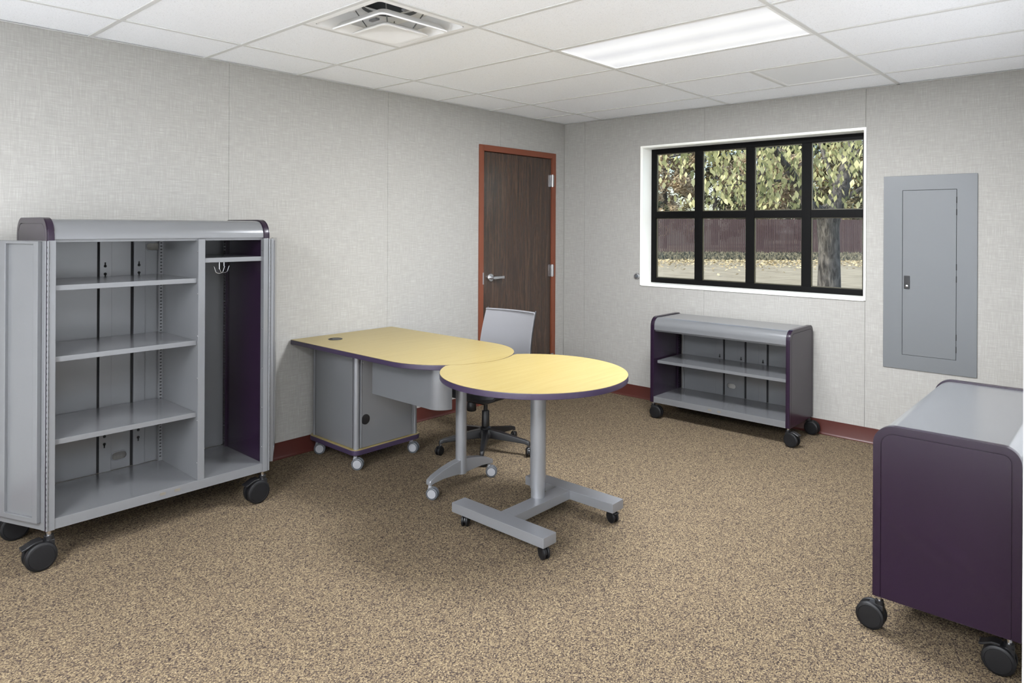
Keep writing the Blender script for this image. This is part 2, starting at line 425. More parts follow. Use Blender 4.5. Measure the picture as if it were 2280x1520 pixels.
def troffer(ci, ri, label):
    x0, x1, y0, y1 = gx[ci], gx[ci + 1], gy[ri + 1], gy[ri]
    cx, cy = (x0 + x1) / 2, (y0 + y1) / 2
    a, b_ = (x1 - x0) / 2 - B2, (y1 - y0) / 2 - B2
    t = thing('ceiling_light', label, 'ceiling light', (cx, cy, H), 0, 'recessed fluorescent troffers in the ceiling grid')
    MB().ring([(-a, -b_), (a, -b_), (a, b_), (-a, b_)], [(-a + .014, -b_ + .014), (a - .014, -b_ + .014), (a - .014, b_ - .014), (-a + .014, b_ - .014)],
              'z', .0006, .008).build('lens_frame', 'white_metal', t, bevel=.001, seg=1)
    MB().box(-a, a, -b_, b_, .02, .11).build('housing', 'white_metal', t)
    MB().box(-a + .0145, a - .0145, -b_ + .0145, b_ - .0145, .004, .0075).build('lens', 'lamp_lens', t)
    ld = bpy.data.lights.new('lamp', 'AREA'); ld.shape = 'RECTANGLE'; ld.size = 2 * a - .05; ld.size_y = 2 * b_ - .05
    ld.energy = LAMP_W; ld.spread = radians(180); ld.color = (.95, .98, 1.03)
    lo = bpy.data.objects.new('lamp', ld); COL.objects.link(lo); lo.parent = t; lo.location = (0, 0, .0025)
for k, (ci, ri) in enumerate(lights):
    troffer(ci, ri, ('lit fluorescent troffer in the ceiling, in front of the window',
                     'added unseen troffer over the pale bounce floor, on the door wall side',
                     'added unseen troffer over the pale bounce floor, on the far wall side',
                     'added unseen troffer closest to the wall behind the camera')[k])

# supply air diffuser
DXc, DYc = (1.0716 + 1.6812) / 2, (gy[5] + gy[6]) / 2
t = thing('air_diffuser', 'white square stepped air diffuser set in the ceiling above the desk', 'air vent', (DXc, DYc, H))
def sq(h, r=.02): return rrect(-h, h, -h, h, r, 4)
def sqloop(h, z, r=.03): return [(a, b_, z) for a, b_ in rrect(-h, h, -h, h, min(r, h * .9), 4)]
hf = .3048 - .013
mb = MB().ring(sq(hf, .004), sq(hf - .03, .02), 'z', .0006, .004)
mb.build('flange', 'white_metal', t, bevel=.001, seg=1)
mb = MB(); L = [[mb.bm.verts.new(p) for p in lp] for lp in (sqloop(hf - .03, .002), sqloop(hf - .055, .05), sqloop(hf - .06, .10))]
mb.quadstrip(L)
N = len(L[0])
circ = []
for p in sqloop(hf - .06, .10):
    a = atan2(p[1], p[0]); circ.append(mb.bm.verts.new((.14 * cos(a), .14 * sin(a), .10)))
mb.quadstrip([L[-1], circ]); mb.build('plenum', 'white_metal', t)
MB().lathe([(.14, .085), (.14, .20), (.136, .20), (.136, .085)], n=32, caps=False).build('duct_collar', 'duct_grey', t)
MB().lathe([(.135, .198), (.135, .2)], n=32).build('duct_shade_disc', 'duct_dark', t)  # dark disc standing in for the shade up inside the duct
mb = MB(); L = [[mb.bm.verts.new(p) for p in lp] for lp in (sqloop(.196, -.026), sqloop(.206, -.028), sqloop(.208, -.022), sqloop(.180, .008), sqloop(.160, .014), sqloop(.158, .011), sqloop(.176, .004))]
mb.quadstrip(L + [L[0]]); mb.build('middle_ring', 'white_metal', t)
mb = MB(); L = [[mb.bm.verts.new(p) for p in lp] for lp in (sqloop(.10, -.018), sqloop(.137, -.040), sqloop(.141, -.046), sqloop(.134, -.049), sqloop(.118, -.044), sqloop(.06, -.030), sqloop(.015, -.026, .012))]
mb.quadstrip(L); mb.bm.faces.new(L[-1]); mb.bm.faces.new(L[0][::-1]); mb.build('center_plate', 'white_metal', t)
for sx_, sy_ in ((-1, -1), (1, -1), (1, 1), (-1, 1)):
    MB().cyl((sx_ * .07, sy_ * .07, -.03), (sx_ * .12, sy_ * .12, .07), .003, n=6).build('hanger_rod', 'duct_grey', t)
for sx_ in (-1, 1):
    MB().box(sx_ * .13 - .03, sx_ * .13 + .03, -.012, .012, .05, .06).build('mounting_clip', 'grey_plastic', t, bevel=.002)

# perforated return air grille
t = thing('return_grille', 'flat perforated return air panel in the ceiling near the window wall', 'air vent', ((2.2908 + 2.9004) / 2, (gy[1] + gy[2]) / 2, H))
hf = .3048 - .013
MB().ring([(-hf, -hf), (hf, -hf), (hf, hf), (-hf, hf)], [(-hf + .018, -hf + .018), (hf - .018, -hf + .018), (hf - .018, hf - .018), (-hf + .018, hf - .018)], 'z', .0006, .006).build('frame', 'white_metal', t, bevel=.001, seg=1)
MB().box(-hf + .0185, hf - .0185, -hf + .0185, hf - .0185, .003, .0055).build('perforated_face', 'perforated', t)

# ------------------------------------------------------------------ door
door = bpy.data.objects.new('door_1', None); COL.objects.link(door); door.location = (0, (DY0 + DY1) / 2, 0)
door['kind'] = 'structure'; door['label'] = 'dark walnut flush door in a rust brown steel frame'; door['category'] = 'door'
hw = (DY1 - DY0) / 2; fw_ = .052
def fr(a0, a1, z0, z1):
    return MB().box(-.135, .014, a0, a1, z0, z1)
fr(-hw, -hw + fw_, 0, DZ).build('frame_jamb', 'door_frame', door, bevel=.003)
fr(hw - fw_, hw, 0, DZ).build('frame_jamb', 'door_frame', door, bevel=.003)
fr(-hw + fw_, hw - fw_, DZ - fw_, DZ).build('frame_head', 'door_frame', door, bevel=.003)
MB().box(-.045, -.002, -hw + fw_ + .003, hw - fw_ - .004, .012, DZ - fw_ - .005).build('door_slab', 'walnut', door, bevel=.002)
MB().box(-.1, -.06, -hw + fw_, hw - fw_, 0, DZ - fw_).build('door_stop_strip', 'door_frame', door)
yl = -1.022 - (DY0 + DY1) / 2
lv = MB().lathe([(.034, 0), (.034, .006), (.030, .011), (.014, .012), (.012, .05)], (-.002, yl, 1.072), (1, 0, 0), 32).build('lever_rose', 'steel', door)
MB().loft([[(.045 + sx_ * .008, yl + d, 1.072 + h * sz) for sx_, sz in ((-1, -1), (1, -1), (1, 1), (-1, 1))] for d, h in ((-.014, .008), (.0, .012), (.03, .011), (.09, .010), (.122, .012))]).build('lever_handle', 'steel', lv, bevel=.003)
MB().cyl((.051, yl + .045, 1.072), (.0535, yl + .045, 1.072), .008, n=16).build('privacy_turn', 'steel', lv)
MB().box(-.0005, .0145, -hw + fw_ - .012, -hw + fw_ + .001, 1.02, 1.12).build('strike_plate', 'steel', door)
for zc in (.26, 1.098, 1.945):
    yh = hw - fw_ + .001
    hg = MB().cyl((.012, yh, zc - .058), (.012, yh, zc + .058), .0075, n=12).build('hinge', 'chrome', door)
    MB().box(.0, .0155, yh - .022, yh - .004, zc - .055, zc + .055).build('hinge_leaf', 'chrome', hg)
    MB().box(.0, .0155, yh + .004, yh + .022, zc - .055, zc + .055).build('hinge_leaf', 'chrome', hg)
# lever bumper on the window wall
t = thing('wall_bumper', 'small round steel door bumper on the wall beside the window', 'door stop', (.826, 0, 1.078))
MB().lathe([(.029, 0), (.029, .010), (.026, .016), (.018, .018), (.015, .012)], (0, 0, 0), (0, -1, 0), 28).build('bumper_cup', 'steel', t)
MB().lathe([(.014, .011), (.013, .017), (.006, .019)], (0, 0, 0), (0, -1, 0), 20).build('bumper_pad', 'grey_rubber', t)

# ------------------------------------------------------------------ window
win = bpy.data.objects.new('window_1', None); COL.objects.link(win); win.location = ((WX0 + WX1) / 2, .1, WZ0)
win['kind'] = 'structure'; win['label'] = 'black eight-pane window in a white cased opening'; win['category'] = 'window'
cx = (WX0 + WX1) / 2; a = (WX1 - WX0) / 2; hh = WZ1 - WZ0
oy = -.1
def wb(name, mt, x0, x1, y0, y1, z0, z1, bv=.002, par=None):
    return MB().box(x0, x1, y0 + oy, y1 + oy, z0, z1).build(name, mt, par or win, bevel=bv)
e = .012
for x0, x1, z0, z1 in ((-a - e, -a + .002, -e, hh + e), (a - .002, a + e, -e, hh + e), (-a + .002, a - .002, hh - .002, hh + e), (-a + .002, a - .002, -e - .004, .002)):
    wb('casing', 'offwhite_trim', x0, x1, -.010, .0, z0, z1)
wb('jamb_liner', 'offwhite_trim', -a - .004, -a + .006, .0, .19, 0, hh, .0)
wb('jamb_liner', 'offwhite_trim', a - .006, a + .004, .0, .19, 0, hh, .0)
wb('head_liner', 'offwhite_trim', -a + .006, a - .006, .0, .19, hh - .006, hh, .0)
wb('window_sill', 'offwhite_trim', -a + .006, a - .006, .0, .19, 0, .006, .0)
y0, y1 = .150, .195
ai = a - .006; zb, zt = .006, hh - .006
fwid = .046
mull = [((1.299 + 1.365) / 2 - cx), ((1.749 + 1.820) / 2 - cx), ((2.199 + 2.260) / 2 - cx)]
mw = .034
zm = 1.621 - WZ0; zw = .029
wb('frame_side', 'window_black', -ai, -ai + fwid, y0, y1, zb, zt)
wb('frame_side', 'window_black', ai - fwid, ai, y0, y1, zb, zt)
wb('frame_head', 'window_black', -ai + fwid, ai - fwid, y0, y1, zt - fwid * .95, zt)
wb('frame_sill', 'window_black', -ai + fwid, ai - fwid, y0, y1, zb, zb + fwid * .95)
edges = [-ai + fwid] + [q for mx_ in mull for q in (mx_ - mw, mx_ + mw)] + [ai - fwid]
for mx_ in mull:
    wb('mullion', 'window_black', mx_ - mw, mx_ + mw, y0, y1, zb + fwid * .95, zt - fwid * .95)
rows = [(zb + fwid * .95, zm - zw), (zm + zw, zt - fwid * .95)]
for k in range(4):
    x0, x1 = edges[2 * k], edges[2 * k + 1]
    wb('cross_rail', 'window_black', x0, x1, y0 + .001, y1, zm - zw, zm + zw)
    for z0, z1 in rows:
        p = wb('pane', 'glass', x0 + .002, x1 - .002, .180, .184, z0 + .002, z1 - .002, 0)
        bd = .007
        MB().ring([(x0, z0), (x1, z0), (x1, z1), (x0, z1)], [(x0 + bd, z0 + bd), (x1 - bd, z0 + bd), (x1 - bd, z1 - bd), (x0 + bd, z1 - bd)], 'y', .168 + oy, .179 + oy).build('glazing_bead', 'bead_bronze', p)

# ------------------------------------------------------------------ electrical panel on the window wall
EX0, EX1, EZ0, EZ1 = 2.809, 3.356, .553, 1.870
t = thing('electrical_panel', 'grey steel electrical panel cover with a latched door on the wall', 'electrical panel', ((EX0 + EX1) / 2, 0, EZ0))
a = (EX1 - EX0) / 2; hh = EZ1 - EZ0
dx0, dx1, dz0, dz1 = 2.928 - (EX0 + EX1) / 2, 3.240 - (EX0 + EX1) / 2, .653 - EZ0, 1.769 - EZ0
gp = .0022
MB().ring([(-a, 0), (a, 0), (a, hh), (-a, hh)], [(dx0 - gp, dz0 - gp), (dx1 + gp, dz0 - gp), (dx1 + gp, dz1 + gp), (dx0 - gp, dz1 + gp)], 'y', -.008, -.0005).build('cover_plate', 'panel_grey', t, bevel=.0012, seg=1)
MB().box(dx0 - .01, dx1 + .01, -.003, -.0006, dz0 - .01, dz1 + .01).build('gap_backing', 'slot_dark', t)
dr = MB().box(dx0, dx1, -.008, -.0035, dz0, dz1).build('panel_door', 'panel_grey', t, bevel=.001, seg=1)
lx0, lx1 = 2.938 - (EX0 + EX1) / 2, 2.972 - (EX0 + EX1) / 2
la = MB().box(lx0, lx1, -.016, -.008, 1.101 - EZ0, 1.191 - EZ0).build('latch', 'black_plastic', dr, bevel=.003)
MB().lathe([(.008, 0), (.008, .003), (.004, .004)], ((lx0 + lx1) / 2, -.0155, 1.121 - EZ0), (0, -1, 0), 16).build('lock_cylinder', 'chrome', t)
for zc in (.72, .80, 1.18, 1.26, 1.62, 1.70):
    MB().box(dx1 - .001, dx1 + gp + .002, -.0092, -.006, zc - EZ0 - .02, zc - EZ0 + .02).build('hinge', 'slot_dark', t)

# ------------------------------------------------------------------ casters
def caster(root, x, y, ztop, r, ang, style='black', brake=False, trail=None):
    t = r * .55 if trail is None else trail
    w, gp = r * .40, r * .34
    body = {'black': 'black_plastic', 'grey': 'grey_plastic'}[style]
    mb = MB()
    mb.prism([(t + a_, r + b_) for a_, b_ in arc(0, 0, r * .80, -15, 195, 16)], 'y', -gp * .42, gp * .42)
    mb.cyl((0, 0, r * 1.05), (0, 0, min(ztop - .006, r * 2.25)), r * .33, r * .30, 18)
    mb.loft([[(sx_, sy_ * gp * .9, sz_) for sx_, sy_, sz_ in q] for q in
             ([(-r * .3, -1, r * 1.35), (t + r * .25, -1, r * 1.72), (t + r * .25, 1, r * 1.72), (-r * .3, 1, r * 1.35)],
              [(-r * .3, -1, r * 1.95), (t + r * .1, -1, r * 1.98), (t + r * .1, 1, r * 1.98), (-r * .3, 1, r * 1.95)])])
    c = mb.build('caster', body, root, bevel=.0015, seg=1)
    c.location = (x, y, 0); c.rotation_euler = (0, 0, ang)
    MB().cyl((0, 0, r * 1.9), (0, 0, ztop), r * .17, n=14).build('stem', 'chrome', c)
    for s_ in (-1, 1):
        prof = [(r * .80, 0), (r * .97, w * .06), (r, w * .20), (r, w * .66), (r * .965, w * .86), (r * .88, w * .97),
                (r * .80, w), (r * .785, w * .95), (r * .77, w), (r * .3, w * 1.03), (.002, w * 1.03)]
        if style == 'grey': prof = prof[:7] + [(r * .78, w * .9), (r * .74, w * .9)]
        wh = MB().lathe(prof, (t, s_ * gp * .5, r), (0, s_, 0), 36).build('wheel', 'black_rubber' if style == 'black' else 'grey_rubber', c)
        if style == 'grey':
            MB().lathe([(r * .735, w * .9), (r * .70, w * 1.02), (r * .3, w * 1.06), (.002, w * 1.06)], (t, s_ * gp * .5, r), (0, s_, 0), 32).build('hub_cap', 'grey_plastic', c)
            MB().lathe([(r * .80, w * .86), (r * .80, w * .96), (r * .72, w * .96), (r * .72, w * .86)], (t, s_ * gp * .5, r), (0, s_, 0), 32, caps=False).build('hub_ring', 'slot_dark', c)
    if brake:
        mb = MB(); ww = gp * .5 + w * .62
        mb.loft([[(px, sy_ * ww, pz + dz) for sy_, dz in ((-1, -.004), (1, -.004), (1, .004), (-1, .004))] for px, pz in
                 ((t - r * .1, r * 2.06), (t + r * .40, r * 2.02), (t + r * .78, r * 1.84), (t + r * 1.0, r * 1.74), (t + r * 1.14, r * 1.73))])
        mb.build('brake_lever', 'black_plastic', c, bevel=.0015, seg=1)
    return c

# ------------------------------------------------------------------ steel storage units (wardrobe, bookcases)
def keyhole(root, x, y, z, flip):
    s_ = -1 if flip else 1
    mb = MB().cyl((x, y, z), (x, y - .0012, z), .0075, n=16)
    mb.box(x - .0032, x + .0032, y - .0012, y, min(z, z + s_ * .02), max(z, z + s_ * .02))
    mb.build('keyhole', 'slot_dark', root)

def unit_shell(root, W, D, zb, zt, rf, rb, zcover, th=.032):
    def profile(off, zlow, n=10):
        f, k = max(rf - off, .01), max(rb - off, .01)
        return [(off, zlow)] + arc(off + f, zt - off - f, f, 180, 90, n) + arc(D - off - k, zt - off - k, k, 90, 0, n) + [(D - off, zlow)]
    out, inn = profile(0, zb), profile(.026, zb + .0006)
    inn2, flat = profile(.0285, zb + .0006), None
    for side in (-1, 1):
        x0, x1 = (0, th) if side < 0 else (W - th, W)
        s0, s1 = (x0 + .004, x1) if side < 0 else (x0, x1 - .004)
        o0, o1 = (x0, x0 + .004) if side < 0 else (x1 - .004, x1)
        mb = MB().prism(out, 'x', s0, s1)
        ep = mb.build('end_panel', 'purple_paint', root, bevel=.003)
        MB().ring(out, inn, 'x', o0, o1).build('end_rim', 'purple_paint', ep, bevel=.0012, seg=2)
        MB().prism(inn2, 'x', o0 + .0004, o1).build('inset_panel', 'purple_paint', ep, bevel=.0008, seg=1)
    q = .007
    f, k = rf - q, max(rb - q, .012)
    outer = [(q, zcover)] + arc(q + f, zt - q - f, f, 180, 90, 14) + arc(D - q - k, zt - q - k, k, 90, 0, 10) + [(D - q, zt - rb - .02)]
    t_ = .014
    f2, k2 = f - t_, max(k - t_, .003)
    inner = [(q + t_, zcover)] + arc(q + f, zt - q - f, f2, 180, 90, 14) + arc(D - q - k, zt - q - k, k2, 90, 0, 10) + [(D - q - t_, zt - rb - .02)]
    MB().prism(outer + inner[::-1], 'x', th, W - th).build('top_cover', 'silver_paint', root, bevel=.0008, seg=1)
    MB().box(th, W - th, .022, .05, zcover - .013, zcover + .012).build('header_rail', 'silver_paint', root, bevel=.001, seg=1)

def perf_standard(root, x0, x1, y0, y1, z0, z1, mt, face):
    o = MB().box(x0, x1, y0, y1, z0, z1).build('shelf_standard', mt, root)
    mb = MB(); z = z0 + .02; k = 0
    while z < z1 - .02:
        if face[0] == 'y': mb.box((x0 + x1) / 2 - .005, (x0 + x1) / 2 + .005, y0 - .0006, y0 + .0002, z, z + .007)
        else:
            xx = x0 if face[1] < 0 else x1
            mb.box(xx - .0004, xx + .0004, (y0 + y1) / 2 - .006, (y0 + y1) / 2 + .006, z, z + .007)
        z += .0178; k += 1
    s_ = mb.build('standard_slots', 'slot_dark', o); s_['kind'] = 'stuff'

def shelf(root, x0, x1, z, y0, y1, tk=.022):
    mb = MB().prism([(y0, z), (y1, z), (y1, z - .006), (y0 + .016, z - .006), (y0 + .016, z - tk), (y0, z - tk)], 'x', x0, x1)
    mb.build('shelf', 'silver_paint', root, bevel=.0012, seg=2)

def back_plate(root, x0, x1, y0, y1, z0, z1, port=None):
    mb = MB()
    if port:
        h_ = min(port[0] - x0, x1 - port[0])
        zl, zh = max(z0, port[1] - h_), min(z1, port[1] + h_)
        if zl > z0: mb.box(x0, x1, y0, y1, z0, zl)
        if zh < z1: mb.box(x0, x1, y0, y1, zh, z1)
        mb.plate_hole(x0, x1, zl, zh, rrect(port[0] - .036, port[0] + .036, port[1] - .02, port[1] + .02, .019, 6), 'y', y0, y1)
    else: mb.box(x0, x1, y0, y1, z0, z1)
    o = mb.build('back_panel', 'silver_paint', root)
    if port:
        MB().ring(rrect(port[0] - .041, port[0] + .041, port[1] - .025, port[1] + .025, .0245, 6), rrect(port[0] - .035, port[0] + .035, port[1] - .019, port[1] + .019, .018, 6), 'y', y0 - .003, y0 + .001).build('port_rim', 'silver_paint', o, bevel=.001, seg=1)
    return o

def base_lip(root, W, th, zb, zs, D, slots):
    mb = MB().prism([(0, zs), (D - .03, zs), (D - .03, zs - .02), (.02, zs - .02), (.02, zb), (0, zb)], 'x', th, W - th)
    mb.build('bottom_shelf', 'silver_paint', root, bevel=.0014, seg=2)
    for x, z in slots:
        MB().prism(rrect(x - .014, x + .014, z - .007, z + .007, .004, 3), 'y', -.0008, .0006).build('slot', 'slot_tan', root)

def bookcase(label, loc, rz, zb, zt, angs, brakes, group=None):
    W, D, th = 1.098, .455, .030
    r = thing('rolling_bookcase', label, 'bookcase', loc, rz, group)
    zc = zt - .102; zs = zb + .047
    unit_shell(r, W, D, zb, zt, .072, .055, zc, th)
    yb = D - .03
    base_lip(r, W, th, zb, zs, D, [(.506, zb + .024), (.580, zb + .024)])
    shelf(r, th + .022, W - th - .004, zb + .334, .02, yb - .004)
    cuts = [th, .414, .592, .767, W - th]
    for k in range(4):
        a0, a1 = cuts[k] + (.045 if k == 0 else .014), cuts[k + 1]
        pt = (.483, zs + .082) if k == 1 else None
        back_plate(r, a0, a1 - .062 if k < 3 else a1, yb, yb + .006, zs, zt - .03, pt)
        if k < 3:
            MB().box(a1 - .062, a1, yb - .006, yb + .006, zs, zt - .03).build('back_channel', 'silver_paint', r, bevel=.001, seg=1)
            MB().box(a1, a1 + .014, yb + .004, yb + .008, zs, zt - .03).build('back_groove', 'slot_dark', r)
            keyhole(r, a1 - .028, yb - .0061, zb + .352, False)
            keyhole(r, a1 - .028, yb - .0061, zb + .30, True)
    MB().box(th + .03, th + .045, yb - .012, yb + .006, zs, zt - .03).build('corner_post', 'silver_paint', r, bevel=.001, seg=1)
    perf_standard(r, th, th + .012, yb - .05, yb - .028, zs, zt - .06, 'purple_paint', ('x', 1))
    perf_standard(r, W - th - .012, W - th, yb - .05, yb - .028, zs, zt - .06, 'purple_paint', ('x', -1))
    for (x, y), an, br in zip(((.018, .02), (W - .018, .02), (.018, D - .035), (W - .018, D - .035)), angs, brakes):
        caster(r, x, y, zb, .050, an, 'black', br)
    return r

bookcase('low open rolling bookcase with purple ends standing under the window', (1.246, -.478, 0), 0, .124, .800,
         [radians(4), radians(-6), radians(0), radians(-4)], [False, True, False, False], 'low rolling storage units')
bookcase('low rolling storage unit with its purple end panel towards the room, under electrical panel', (3.378, -1.353, 0), -pi / 2, .130, .776,
         [radians(-90), radians(-90), radians(-90), radians(-90)], [True, False, True, True], 'low rolling storage units')

# tall open wardrobe
W, D, th = 1.047, .502, .031
zb, zt = .166, 1.542
r = thing('wardrobe_cabinet', 'tall silver rolling wardrobe with purple ends, open doors and shelves', 'cabinet', (.577, -4.423, 0), pi / 2)
zc = 1.444; zs = .213
unit_shell(r, W, D, zb, zt, .085, .085, zc, th)
yb = D - .02
base_lip(r, W, th, zb, zs, D, [(.492, .193), (.561, .193)])
dx = (.661, .696)
MB().box(dx[0], dx[1], .003, yb, zs, zc - .005).build('divider', 'silver_paint', r, bevel=.0014)
for z in (1.240, .923, .556): shelf(r, th + .004, dx[0] - .001, z, .02, yb - .01, .024)
shelf(r, dx[1] + .001, W - th - .004, 1.341, .012, yb - .01, .024)
cuts = [th, .345, .517, .68]
z1 = zt - .05
segs = [(th, .345, None), (.412, .507, (.454, .282)), (.578, .690, (.622, 1.39))]
for a0, a1, pt in segs: back_plate(r, a0, a1, yb, yb + .006, zs, z1, pt)
back_plate(r, .69, W - th, yb, yb + .006, zs, z1)
for a0, a1 in ((.355, .412), (.520, .578)):
    MB().box(a0, a1, yb - .008, yb + .006, zs, z1).build('back_channel', 'silver_paint', r, bevel=.001, seg=1)
    MB().box(a0 - .0125, a0, yb + .004, yb + .008, zs, z1).build('back_groove', 'slot_dark', r)
    xm = (a0 + a1) / 2 - .003
    for z, fl in ((1.293, False), (1.252, True), (.36, True), (.40, False)): keyhole(r, xm, yb - .0081, z, fl)
perf_standard(r, dx[0] - .018, dx[0], yb - .03, yb - .012, zs, z1, 'silver_paint', ('y', -1))
perf_standard(r, W - th - .012, W - th, yb - .055, yb - .03, zs, z1, 'purple_paint', ('x', -1))
for x0, x1 in ((.006, th + .004), (W - th - .004, W - .006)):
    MB().box(x0, x1, -.004, .03, zb - .001, zc - .004).build('front_post', 'silver_paint', r, bevel=.0015)
for k in range(6):
    z = .30 + k * .215
    MB().lathe([(.003, 0), (.0025, .002)], (W - th - .0041, .012, z), (-1, 0, 0), 8).build('screw', 'chrome', r)
    MB().lathe([(.003, 0), (.0025, .002)], (dx[0] - .0001, .012, z), (-1, 0, 0), 8).build('screw', 'chrome', r)
# chrome coat hooks under the small shelf
for x, y in ((.86, .20), (.905, .24)):
    h = MB().tube([(x, y, 1.333), (x, y, 1.27)], .004).tube([(x - .03, y, 1.285)] + [(x - .022 * cos(q_), y, 1.262 - .016 * sin(q_)) for q_ in [i_ * pi / 8 for i_ in range(9)]] + [(x + .03, y, 1.285)], .0032)
    h.build('coat_hook', 'chrome', r)
# hinged doors
def cab_door(px, py, ang, inner, wd):
    s_ = inner; t_ = .020; z0, z1_ = zb + .003, zc - .006
    def by(y0, y1): return (min(s_ * y0, s_ * y1), max(s_ * y0, s_ * y1))
    mb = MB(); mb.box(.012, wd, *by(-.003, .0), z0, z1_)
    mb.box(.012, .034, *by(.0, .003), z0, z1_)
    d = mb.build('door', 'silver_paint', r, bevel=.0012, seg=1); d.location = (px, py, 0); d.rotation_euler = (0, 0, ang)
    a0, a1, b0, b1 = .036, wd - .02, z0 + .034, z1_ - .002
    w0, w1, q0, q1 = a0 + .030, a0 + .205, b0 + .022, b1 - .012
    mb = MB().ring([(a0, b0), (a1, b0), (a1, b1), (a0, b1)], [(w0, q0), (w1, q0), (w1, q1), (w0, q1)], 'y', *by(.0, t_))
    mb.build('door_pan', 'silver_paint', d, bevel=.002, seg=2)
    MB().box(w0 - .002, w1 + .002, *by(.0, .006), q0 - .002, q1 + .002).build('pan_recess', 'silver_paint', d)
    mb = MB().cyl((0, 0, z0), (0, 0, z1_), .0042, n=10)
    hg = mb.build('piano_hinge', 'silver_paint', d)
    mb = MB(); z = z0 + .012
    while z < z1_ - .02:
        mb.box(-.0018, .0018, -.0046, .0046, z, z + .009)
        z += .024
    kn = mb.build('hinge_gaps', 'slot_dark', d); kn['kind'] = 'stuff'
cab_door(.004, -.007, radians(112.3), 1, .50)
cab_door(W - .003, -.007, radians(59.0), -1, .50)
for (x, y), br in zip(((.02, .025), (W - .022, .025), (.02, D - .04), (W - .022, D - .04)), (True, True, False, False)):
    caster(r, x, y, zb, .0625, radians(180), 'black', br)

# ------------------------------------------------------------------ desk with pedestal
ZT = .765
t = thing('desk', 'peninsula desk with maple top, rolling grey pedestal and curved modesty panel', 'desk', (.30, -2.504, 0))
ox, oy_ = .30, -2.504
DY_0, DY_1, DCX, DR = -2.918 - oy_, -2.090 - oy_, 1.050 - ox, .414
def desk_outline(off=0.0):
    return [(.012 - ox - 0 * off, DY_0 - off), (DCX, DY_0 - off)] + arc(DCX, 0, DR + off, -90, 90, 40)[1:-1] + [(DCX, DY_1 + off), (.012 - ox, DY_1 + off)]
mb = MB().prism(desk_outline(), 'z', ZT - .030, ZT - .0012); mb.build('edge_band', 'purple_edge', t, bevel=.004, seg=3)
MB().prism(desk_outline(-.0012), 'z', ZT - .0016, ZT).build('desk_top', 'maple', t)
gr = MB().lathe([(.046, 0), (.045, .003), (.040, .0045), (.036, .003), (.034, .003), (.002, .0035)], (.205 - ox, -2.705 - oy_, ZT), (0, 0, 1), 32).build('cable_grommet', 'black_plastic', t)
MB().cyl((.190 - ox, -2.73 - oy_, ZT + .0032), (.190 - ox, -2.73 - oy_, ZT + .0042), .012, n=16).build('cord_notch', 'slot_dark', gr)
# pedestal
px0, px1, py0, py1 = .045 - ox, .572 - ox, -2.808 - oy_, -2.272 - oy_
zp0, zp1 = .098, .130
MB().prism(rrect(px0, px1, py0, py1, .045, 6), 'z', zp0, zp1 - .001).build('pedestal_base', 'purple_edge', t, bevel=.003)
MB().prism(rrect(px0 + .001, px1 - .001, py0 + .001, py1 - .001, .044, 6), 'z', zp1 - .0015, zp1).build('base_laminate', 'maple', t)
q = .022
for x, y in ((px0 + q + .016, py0 + q + .016), (px1 - q - .016, py0 + q + .016), (px1 - q - .016, py1 - q - .016), (px0 + q + .016, py1 - q - .016)):
    MB().cyl((x, y, zp1), (x, y, ZT - .03), .019, n=28).build('corner_post', 'column_silver', t)
zz0, zz1 = zp1 + .002, ZT - .031
sp = MB().box(px0 + .058, px1 - .058, py0 + q, py0 + q + .012, zz0, zz1).build('side_panel', 'silver_paint', t, bevel=.0015)
MB().box(px0 + .058, px1 - .058, py1 - q - .012, py1 - q, zz0, zz1).build('side_panel', 'silver_paint', t, bevel=.0015)
fp = MB().box(px1 - q - .012, px1 - q, py0 + .070, py1 - .070, zz0, zz1).build('front_panel', 'silver_paint', t, bevel=.0015)
MB().box(px0 + q, px0 + q + .012, py0 + .058, py1 - .058, zz0, zz1).build('rear_panel', 'silver_paint', t, bevel=.0015)
for y0_, y1_ in ((py0 + .058, py0 + .066), (py1 - .066, py1 - .058)):
    MB().box(px1 - q - .016, px1 - q + .002, y0_, y1_, zz0, zz1).build('panel_rail', 'column_silver', t, bevel=.001)
for x0_, x1_ in ((px0 + .046, px0 + .055), (px1 - .055, px1 - .046)):
    MB().box(x0_, x1_, py0 + q + .002, py0 + q + .01, zz0, zz1).build('panel_gap', 'slot_dark', t)
MB().lathe([(.032, 0), (.031, .002), (.026, .003), (.002, .0032)], (px1 - q, -2.712 - oy_, .305), (1, 0, 0), 28).build('cable_port', 'black_plastic', fp)
MB().lathe([(.004, 0), (.003, .002)], (px1 - q, py0 + .075, .66), (1, 0, 0), 10).build('screw', 'chrome', fp)
for (x, y), an in zip(((px0 + .045, py0 + .045), (px1 - .05, py0 + .04), (px1 - .05, py1 - .05), (px0 + .05, py1 - .05)), (50, 40, 30, 60)):
    caster(t, x, y, zp0, .037, radians(an), 'grey', False, trail=.016)
# modesty panel: flat, then rounding back at the end
path = [(.668 - ox, -2.750 - oy_), (1.19 - ox, -2.750 - oy_)] + arc(1.19 - ox, -2.655 - oy_, .095, -90, -4, 12)[1:]
def offs(P, d):
    o_ = []
    for i in range(len(P)):
        a_ = Vector(P[max(i - 1, 0)]); b_ = Vector(P[min(i + 1, len(P) - 1)]); tt = (b_ - a_).normalized()
        o_.append((P[i][0] - tt.y * d, P[i][1] + tt.x * d))
    return o_
inner_ = offs(path, .006)
MB().prism(path + inner_[::-1], 'z', .490, ZT - .031).build('modesty_panel', 'silver_paint', t, bevel=.0012, seg=1)
MB().box(1.225 - ox, 1.265 - ox, -2.655 - oy_, -2.575 - oy_, .60, ZT - .031).build('modesty_bracket', 'slot_dark', t)
